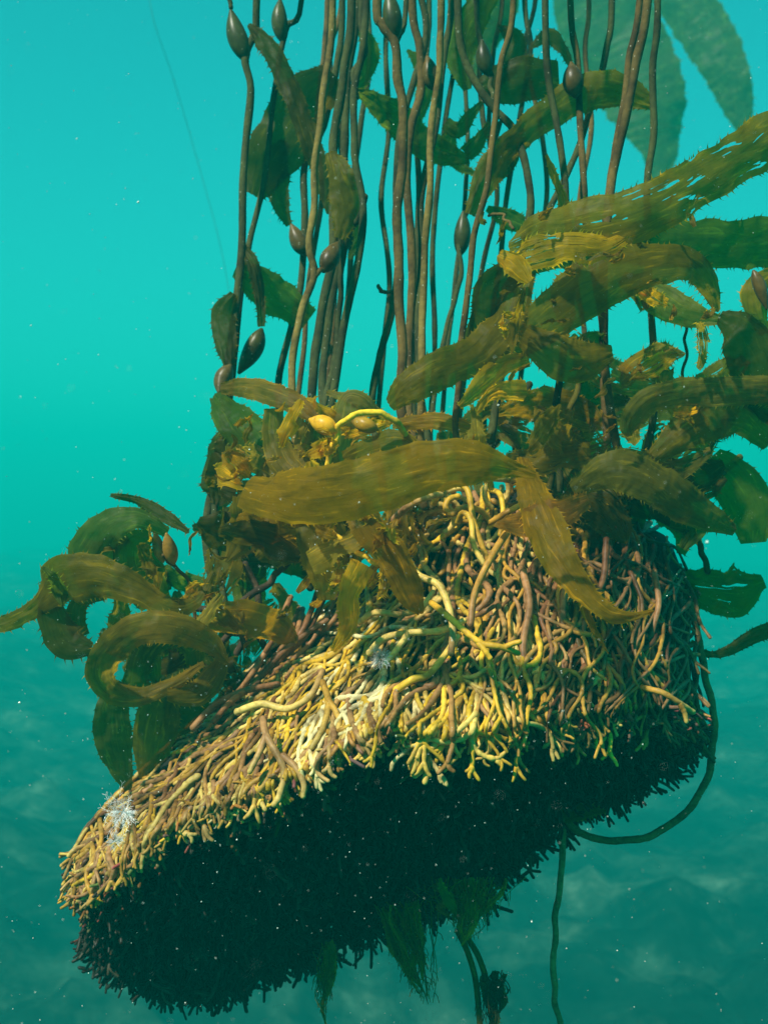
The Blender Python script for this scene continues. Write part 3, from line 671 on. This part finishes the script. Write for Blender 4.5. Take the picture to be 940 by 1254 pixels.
# left upper front
mk_blade([(270,476,.88),(300,474,.86),(335,482,.84),(365,496,.83),(386,512,.82)], [14,26,30,26,12], [0,20,15,5,0], (.20,.12,.015), tooth_len=4,
         label='small bronze blade ending in a golden float')
mk_blade([(262,484,.95),(280,505,.93),(306,535,.91),(335,565,.90),(350,590,.9)], [16,44,50,46,16], [0,15,-10,15,0], GREEN, tooth_len=9)
fl = mk_stipe([(398,600,.80),(402,565,.79),(408,540,.785),(416,522,.78),(436,508,.775),(462,505,.775),(482,514,.78),(494,528,.79),(500,560,.82)], 8, (.55,.34,.02),
         'bright yellow young stipe arching over with a golden float')
mk_float([(412,528,.782),(396,520,.784),(380,514,.79)], 24, (.50,.235,.010), fl)
mk_float([(462,526,.80),(446,520,.80),(430,512,.81)], 19, (.30,.16,.012), fl)
mk_blade([(418,600,.87),(412,560,.86),(418,520,.85),(426,488,.85),(448,495,.85),(465,520,.86)], [20,44,46,26,20,8], [20,0,20,30,0,0], (.18,.15,.03), ruffle=6)
mk_blade([(335,500,.85),(338,535,.84),(352,570,.83),(385,590,.82)], [24,34,38,20], [10,25,5,0], (.19,.14,.02))
mk_blade([(385,520,.86),(375,550,.85),(352,575,.84)], [30,44,20], [10,-15,0], (.18,.13,.02), ruffle=6)
mk_blade([(400,480,.88),(440,490,.87),(470,510,.87)], [8,20,6], 30, (.2,.16,.03))
mk_blade([(420,560,.82),(455,545,.80),(490,540,.79),(520,555,.79)], [14,30,30,10], [20,30,20,0], OLIVE)
mk_blade([(480,520,.9),(520,515,.89),(560,520,.88),(600,535,.88)], [10,22,18,6], [10,30,0,0], BROWN)
# in front of the crown
mk_blade([(640,560,.84),(650,596,.80),(668,650,.77),(695,700,.75),(735,742,.74),(768,754,.74),(800,748,.745)], [16,36,50,40,26,14,4],
         [20,10,-10,15,30,20,0], BROWN, label='brown blade folded down across the right side of the holdfast', ruffle=4, tooth_len=9)
mk_blade([(606,640,.82),(640,640,.79),(680,632,.78),(720,612,.80)], [10,34,40,20], [20,0,-10,0], (.22,.11,.012), ruffle=5)
mk_blade([(690,690,.76),(712,720,.75),(722,760,.75),(745,800,.76)], [8,14,10,3], 20, BROWN, tooth_len=5)
mk_blade([(430,600,.80),(450,640,.78),(480,680,.775),(505,730,.78),(516,752,.79)], [30,46,40,34,10], [10,25,0,20,10], BROWN, tooth_len=5)
mk_blade([(445,690,.78),(428,728,.77),(425,765,.77),(408,798,.775)], [34,30,24,6], [10,25,-10,0], GOLD, tooth_len=4, label='short golden blade hanging over the pale shelf of the holdfast')
mk_blade([(380,690,.80),(410,672,.79),(440,658,.785),(452,640,.78)], [30,40,24,4], [20,40,20,0], (.26,.20,.02), ruffle=6)
mk_stipe([(405,650,.80),(432,672,.79),(455,686,.785),(470,696,.79)], 7, (.55,.34,.02))
mk_blade([(390,640,.84),(400,690,.83),(400,735,.83)], [60,56,20], [0,15,0], OLIVE, ruffle=6)

# --- left clump
mk_blade([(-30,770,.90),(10,762,.89),(45,742,.88),(75,712,.87),(120,706,.86),(168,722,.86),(210,742,.86),(240,735,.87),(262,700,.88)], [10,22,24,60,52,36,26,18,8],
         [0,10,25,0,0,20,30,30,0], OLIVE, ruffle=4, tooth_len=8, label='olive blade of the left clump with a narrow tail reaching the left edge')
mk_blade([(112,722,.89),(112,680,.885),(132,646,.88),(168,634,.88),(206,652,.89)], [34,56,44,28,12], [10,0,10,25,0], (.09,.12,.025), tooth_len=7, label='rounded green blade arching over on the left')
mk_blade([(190,740,.90),(172,705,.90),(164,670,.89),(185,655,.89)], [40,60,44,14], [10,20,-10,0], GREEN)
mk_blade([(62,705,.89),(64,745,.885),(82,785,.88),(112,795,.88)], [12,36,44,16], [10,30,0,0], DARK, tooth_len=12)
lf = mk_stipe([(240,760,.92),(232,715,.91),(212,692,.90),(200,680,.89)], 5, STB)
mk_float([(213,690,.895),(208,672,.89),(204,654,.885)], 18, (.26,.13,.02), lf); mk_float([(200,688,.90),(194,670,.9),(190,652,.9)], 15, (.22,.13,.02), lf)
mk_blade([(135,606,.93),(165,612,.92),(195,628,.91),(232,652,.90)], [5,10,18,6], [20,0,20,0], DARK, tooth_len=6)
a0 = []
mk_blade([(278,812,.86),(258,790,.85),(222,772,.835),(182,768,.83),(150,782,.84),(128,812,.85),(134,840,.865),(168,852,.88),(210,838,.885),(250,812,.88)],
         [8,28,38,40,40,42,36,26,18,6], [20,10,5,0,10,20,30,20,10,0], (.17,.12,.012), ruffle=3, tooth_len=6, label='brown blade curled into a ring on the left of the holdfast')
mk_blade([(160,850,.92),(175,800,.915),(205,775,.91),(235,790,.91),(240,830,.92)], [26,34,34,30,16], [10,20,0,10,0], GREEN)
mk_blade([(150,835,.90),(138,868,.90),(140,915,.91),(158,968,.93)], [20,40,44,10], [0,10,-10,0], (.06,.08,.015), tooth_len=5, label='green blade hanging straight down beside the holdfast')
mk_blade([(200,840,.93),(192,880,.94),(186,920,.95),(176,955,.96)], [40,56,46,14], [0,-15,10,0], OLIVE)
mk_blade([(240,830,.95),(228,870,.96),(200,905,.97)], [40,54,20], 10, DARK)
mk_blade([(205,850,.88),(240,850,.89),(262,828,.90),(275,800,.91)], [16,30,30,10], [20,0,0,0], OLIVE)
mk_blade([(100,780,.9),(92,760,.9),(100,735,.9),(130,730,.9)], [20,24,20,8], 10, DARK)
mk_blade([(195,700,.87),(190,735,.87)], [14,4], 0, GOLD, teeth=0)
mk_blade([(225,790,.86),(250,755,.85),(272,728,.85)], [6,18,8], [0,40,0], (.24,.2,.03))
# filler blades: (centre region, count, depth range, colours)
def filler(n, box, Yr, cols, lr, wr, ang, parent=None, seed=1):
    rs = random.Random(seed)
    for i in range(n):
        x = rs.uniform(box[0], box[2]); y = rs.uniform(box[1], box[3]); Y = rs.uniform(*Yr); a = R(rs.gauss(*ang)); L = rs.uniform(*lr); wd = rs.uniform(*wr)
        bend = rs.uniform(-.9, .9); pts = []; k = 5; px_, py_ = x - math.cos(a) * L / 2, y - math.sin(a) * L / 2
        for j in range(k):
            pts.append((px_, py_, Y + rs.uniform(-.02, .02))); px_ += math.cos(a) * L / (k - 1); py_ += math.sin(a) * L / (k - 1); a += bend / (k - 1) * 1.6
        mk_blade(pts, [wd * .3, wd * .9, wd, wd * .8, wd * .2], [rs.uniform(-40, 40) for _ in range(k)], rs.choice(cols), tears=rs.choice((0, 0, .38, .42)), ruffle=rs.uniform(3, 8), tooth_len=rs.uniform(5, 9), seed=rs.uniform(0, 999))
filler(15, (655, 430, 880, 610), (.88, 1.08), [OLIVE, OLIVE, DARK, GREEN, BROWN, (.14,.12,.02)], (80, 150), (34, 58), (10, 50), seed=3)
filler(7, (660, 560, 830, 625), (.84, .98), [OLIVE, BROWN, DARK, (.15,.11,.015)], (90, 150), (34, 52), (5, 22), seed=5)
filler(12, (262, 640, 380, 770), (.90, 1.08), [OLIVE, DARK, GREEN, OLIVE, BROWN], (70, 130), (34, 56), (60, 60), seed=7)
filler(7, (290, 570, 430, 660), (.86, 1.0), [OLIVE, DARK, (.17,.13,.02), BROWN], (80, 130), (34, 52), (30, 50), seed=8)
filler(9, (120, 670, 290, 850), (.92, 1.0), [GREEN, OLIVE, DARK, (.08,.10,.01)], (50, 100), (20, 40), (40, 70), seed=12)
filler(5, (225, 790, 300, 860), (.98, 1.08), [DARK, GREEN], (70, 110), (30, 50), (100, 40), seed=9)
filler(6, (560, 500, 680, 590), (.92, 1.05), [OLIVE, BROWN, (.16,.12,.02)], (60, 100), (20, 36), (20, 60), seed=10)
filler(9, (690, 575, 850, 660), (.90, 1.0), [DARK, OLIVE, DARK, BROWN], (80, 140), (34, 56), (15, 30), seed=21)
filler(7, (268, 560, 350, 680), (.92, 1.05), [DARK, DARK, OLIVE], (70, 120), (36, 56), (80, 40), seed=22)
filler(13, (275, 480, 480, 640), (.78, .86), [GOLD, (.30,.21,.015), (.22,.17,.02), BROWN], (36, 76), (14, 28), (30, 80), seed=41)
filler(8, (380, 630, 480, 720), (.77, .84), [GOLD, (.32,.24,.02), BROWN], (36, 70), (12, 24), (60, 60), seed=42)
filler(16, (570, 330, 900, 620), (.80, .92), [GOLD, OLIVE, BROWN, (.22,.18,.02), GREEN], (40, 84), (14, 30), (20, 80), seed=43)
filler(8, (60, 650, 290, 800), (.84, .90), [OLIVE, GREEN, (.16,.13,.01), GOLD], (34, 70), (12, 24), (20, 80), seed=44)
filler(5, (470, 615, 530, 660), (.95, 1.0), [BROWN, OLIVE, DARK], (60, 90), (30, 44), (110, 30), seed=45)
filler(4, (380, 650, 440, 720), (.93, 1.0), [BROWN, DARK, OLIVE], (60, 90), (30, 44), (110, 30), seed=46)
def shreds(n, box, Yr, cols, seed):
    rs = random.Random(seed)
    for i in range(n):
        x = rs.uniform(box[0], box[2]); y = rs.uniform(box[1], box[3]); Y = rs.uniform(*Yr); a = rs.uniform(0, 6.28); L = rs.uniform(14, 38); w_ = rs.uniform(3, 11); pts = []
        for j in range(4):
            pts.append((x, y, Y + rs.uniform(-.01, .01))); x += math.cos(a) * L / 3; y += math.sin(a) * L / 3; a += rs.uniform(-.7, .7)
        mk_blade(pts, [w_ * .5, w_, w_ * .8, 1], [rs.uniform(-60, 60) for _ in range(4)], rs.choice(cols), teeth=rs.choice((0, 7)), tooth_len=5, seed=rs.uniform(0, 99), name='torn_blade')
shreds(26, (590, 240, 860, 560), (.78, .86), [GOLD, BROWN, (.2,.13,.02), OLIVE], 31)
shreds(22, (260, 490, 640, 640), (.72, .85), [GOLD, BROWN, (.3,.2,.03), OLIVE], 32)
shreds(12, (180, 640, 380, 790), (.84, .92), [GOLD, OLIVE, BROWN], 33)
shreds(10, (400, 640, 520, 740), (.80, .84), [GOLD, (.3,.2,.03), BROWN], 34)
mk_blade([(700,600,.84),(750,575,.82),(800,590,.82),(850,625,.84),(900,650,.86)], [20,50,54,46,14], [0,10,20,0,0], (.13,.11,.012), tooth_len=8)
mk_blade([(800,560,.86),(850,520,.86),(905,510,.88),(945,540,.9)], [20,50,50,30], [0,15,0,0], OLIVE, tooth_len=8)
mk_blade([(870,560,1.0),(900,590,1.0),(918,630,1.0),(922,665,1.0)], [30,56,58,30], [0,10,-5,0], GREEN, tooth_len=6, label='dark green blade hanging near the right edge below the tangle')
mk_blade([(820,640,.92),(850,645,.92),(835,672,.92)], [16,30,10], 0, GREEN)
mk_blade([(835,718,1.0),(870,722,1.0),(905,724,1.0),(935,712,1.0)], [40,58,54,16], [0,10,-5,0], GREEN, tears=.33, ragged=.2, tooth_len=5, label='short green blade with a ragged end sticking out to the right')
mk_blade([(845,785,.97),(862,800,.97),(890,797,.97),(920,780,.97),(960,765,.97)], [5,8,13,18,20], [20,30,10,0,0], DARK, tooth_len=5)
for p in ([(275,760,.98),(300,735,.97),(330,712,.97),(352,690,.98)], [(252,758,.95),(285,775,.96),(330,770,.97),(372,782,.99)], [(262,800,1.0),(300,760,1.0),(330,800,1.0)], [(240,745,.96),(285,752,.95),(300,790,.96)],
          [(300,690,1.0),(318,740,1.0),(290,800,1.0)]):
    mk_stipe(p, 9, (.06,.035,.02))
# --- loose stems underneath
mk_stipe([(846,740,.98),(858,800,.97),(870,860,.965),(873,905,.96),(866,950,.955),(843,990,.95),(804,1020,.945),(758,1030,.945),(720,1024,.955),(694,1008,.97),(670,985,.99)], 9.5, (.17,.13,.04), 'loose stipe looping out to the right and back under the holdfast')
mk_stipe([(690,960,.97),(687,1015,.97),(686,1075,.965),(681,1130,.96),(677,1185,.96),(680,1235,.96),(694,1275,.96),(730,1330,.96)], 8, (.17,.15,.05), 'single loose stipe hanging straight down to the bottom edge')
mk_blade([(690,1000,.96),(712,992,.955),(742,994,.95)], [20,22,4], 20, (.10,.10,.02), teeth=5, tooth_len=7)

# the largest blades are parts of their own, the many small torn ones a single mass
loose_blades.sort(key=lambda t: -t[0]); n_own = 99 - sum(o.name.startswith('blade') for o in C.objects)
small = MB()
for i, (_, b) in enumerate(loose_blades):
    if i < n_own: b.build('blade', M_BLADE, kelp)
    else: small.add(b.v, b.f, b.c, b.uv)
tag(small.build('blade_mass', M_BLADE, kelp), 'small torn and frilly blades crowded between the large ones', kind='stuff')

# ------------------------------------------------------------------ seaweed tufts hanging below
def tuft(name, root, tip, spread, n, col, label, stalks=()):
    b = MB(); r0 = np.array(root, float); t0 = np.array(tip, float); rs = random.Random(n * 7 + int(root[0]))
    def limp(e_f, s):
        a = r0 + np.array((s * 1.3, rs.uniform(-12, 4), rs.gauss(0, .01))); e = r0 + (t0 - r0) * e_f + np.array((s * (.9 - .7 * e_f), 0, rs.gauss(0, .01)))
        m1 = a + (e - a) * .35 + np.array((rs.gauss(0, 5), 0, rs.gauss(0, .006))); m2 = a + (e - a) * .7 + np.array((rs.gauss(0, 6), 0, rs.gauss(0, .006)))
        return [tuple(a), tuple(m1), tuple(m2), tuple(e)]
    for i in range(n // 5):
        pts = limp(rs.uniform(.35, 1.0), rs.gauss(0, spread)); w_ = rs.uniform(4, 15)
        k = blade_mesh(pts, [w_ * .6, w_, w_ * .8, 1], [rs.uniform(-50, 50) for _ in range(4)], tuple(v * rs.uniform(.7, 1.4) for v in col), ruffle=4, teeth=6, tooth_len=4, seed=rs.uniform(0, 99))
        b.add(k.v, k.f, k.c, k.uv)
    for i in range(n):
        q = catmull(np.array([P(*p) for p in limp(rs.uniform(.2, .9), rs.gauss(0, spread * 1.2))]), 10)
        b.tube(q, .0005 * np.linspace(1, .5, 10), tuple(v * rs.uniform(.6, 1.4) for v in col), 4)
        for j in range(3):
            u = q[rs.randrange(2, 9)]; v = norm(np.array((rs.gauss(0, 1), rs.gauss(0, .5), -.8)))
            b.tube(catmull([u, u + v * .004, u + v * .006 + np.array((0, 0, -.004))], 5), .00035, col, 3)
    for st in stalks:
        q = np.array([P(*p) for p in st]); b.tube(catmull(q, 20), .0026, tuple(v * .6 for v in col), 7)
    o = b.build(name, M_BLADE); tag(o, label, 'seaweed'); return o
tuft('seaweed_tuft', (490,1115,.93), (526,1246,.92), 11, 60, (.26,.20,.02), 'feathery seaweed tuft tapering down, below the middle of the holdfast underside')
tuft('seaweed_tuft', (400,1165,.94), (398,1262,.93), 5, 26, (.24,.22,.03), 'small thin pale seaweed wisp, leftmost of those hanging below the holdfast')
tuft('seaweed_tuft', (574,1085,.92), (564,1160,.91), 17, 90, (.30,.24,.025), 'funnel-shaped seaweed bunch on two long dark stalks below the holdfast',
     stalks=([(560,1140,.92),(572,1165,.92),(582,1200,.92),(588,1260,.92)], [(566,1140,.925),(585,1170,.925),(596,1205,.925),(604,1262,.925)]))
tuft('seaweed_tuft', (600,1200,.925), (603,1275,.92), 5, 40, (.07,.06,.015), 'little dark seaweed brush at the bottom edge, round the funnel stalks')

# white feathery animals on the holdfast
def feather(cx, cy, Y, R_, n, label):
    b = MB()
    for i in range(n):
        a = random.uniform(0, 2 * math.pi); L = R_ * random.uniform(.4, 1.0) * (1.2 if -.9 < math.cos(a) < 0 else .8); d = np.array((math.cos(a), -abs(random.gauss(.4, .3)), math.sin(a)))
        p = P(cx, cy, Y); q = [p]; v = norm(d)
        for k in range(5): v = norm(v + rng.normal(0, .28, 3)); q.append(q[-1] + v * L * Y / F / 5)
        b.tube(q, .00013, (.75, .78, .82), 3)
        for k in range(2, 6):
            for s in (-1, 1):
                w_ = norm(v + np.cross(v, (0, 1, 0)) * s * .8); b.tube([q[k], q[k] + w_ * .0015, q[k] + w_ * .003], .00009, (.8, .82, .85), 3)
    return tag(b.build('feathery_animal', M_WHITE), label, 'marine animal')
feather(152, 994, .845, 30, 46, 'white feathery tuft on the upper left edge of the holdfast')
feather(142, 1030, .84, 15, 20, 'tiny white feathery tuft just below the larger one')
feather(466, 806, .775, 16, 34, 'pale fuzzy patch of fine white hairs on the cream shelf')

# far kelp
def far_kelp(label, items):
    k = empty('kelp_frond', Vector(P(*items[0][0][0]))); tag(k, label, 'kelp')
    for it in items:
        if len(it) == 3: mk_blade(it[0], it[1], it[2], (.06,.10,.03), k, tooth_len=5, ruffle=3)
        else: mk_stipe(it[0], it[1], STD, parent=k)
far_kelp('far pale green frond with one long blade drooping in the upper right corner', [([(760,-60,4.6),(820,-20,4.6),(862,35,4.55),(888,85,4.5),(903,130,4.5),(912,170,4.5)], [30,58,62,52,36,6], [10,0,10,0,0,0]),
          ([(760,-60,4.6),(740,-160,4.6),(720,-300,4.6)], 8)])
far_kelp('far pale green frond with a wide blade behind the thickest stipe', [([(690,-60,4.4),(730,0,4.4),(765,70,4.35),(795,130,4.3),(808,180,4.3),(806,232,4.3)], [60,110,112,90,50,12], [0,10,0,10,20,0]),
          ([(690,-60,4.4),(680,-160,4.4),(690,-300,4.4)], 8)])
far_kelp('faint green blade high between the middle and right stipes', [([(600,-60,2.0),(606,0,2.0),(586,50,2.0),(578,105,2.0)], [40,60,46,8], [0,10,0,0])])

# thin line, marine snow
b = MB(); b.tube(catmull(np.array([P(175,-80,3.6),P(186,15,3.6),P(212,95,3.7),P(240,190,3.8),P(276,330,3.9),P(300,520,4.0)]), 40), .0009, (.05,.12,.10), 5)
tag(b.build('drifting_line', M_STIPE), 'very faint thin dark strand hanging in the water at upper left', 'line')
def snow():
    b = MB()
    for i in range(2100):
        Y = random.uniform(.16, 1.5) if i < 1500 else random.uniform(.5, .74); x = random.uniform(-60, 1000); y = random.uniform(-60, 1310)
        if i >= 1500: x = random.gauss(480, 230); y = random.gauss(930, 190)
        r = random.choice([.00014, .00018, .00024, .0003, .00042]) * (Y / .7) * (random.choice((1.7, 2.4)) if random.random() < .03 else 1); p = P(x, y, Y)
        d = [p + np.array(v) * r * random.uniform(.7, 1.3) for v in ((1,0,0),(-1,0,0),(0,1,0),(0,-1,0),(0,0,1),(0,0,-1))]
        b.add(d, [(0,2,4),(2,1,4),(1,3,4),(3,0,4),(2,0,5),(1,2,5),(3,1,5),(0,3,5)], [(.7,.72,.66,1)] * 6)
    return tag(b.build('marine_snow', M_WHITE), kind='stuff')
snow()
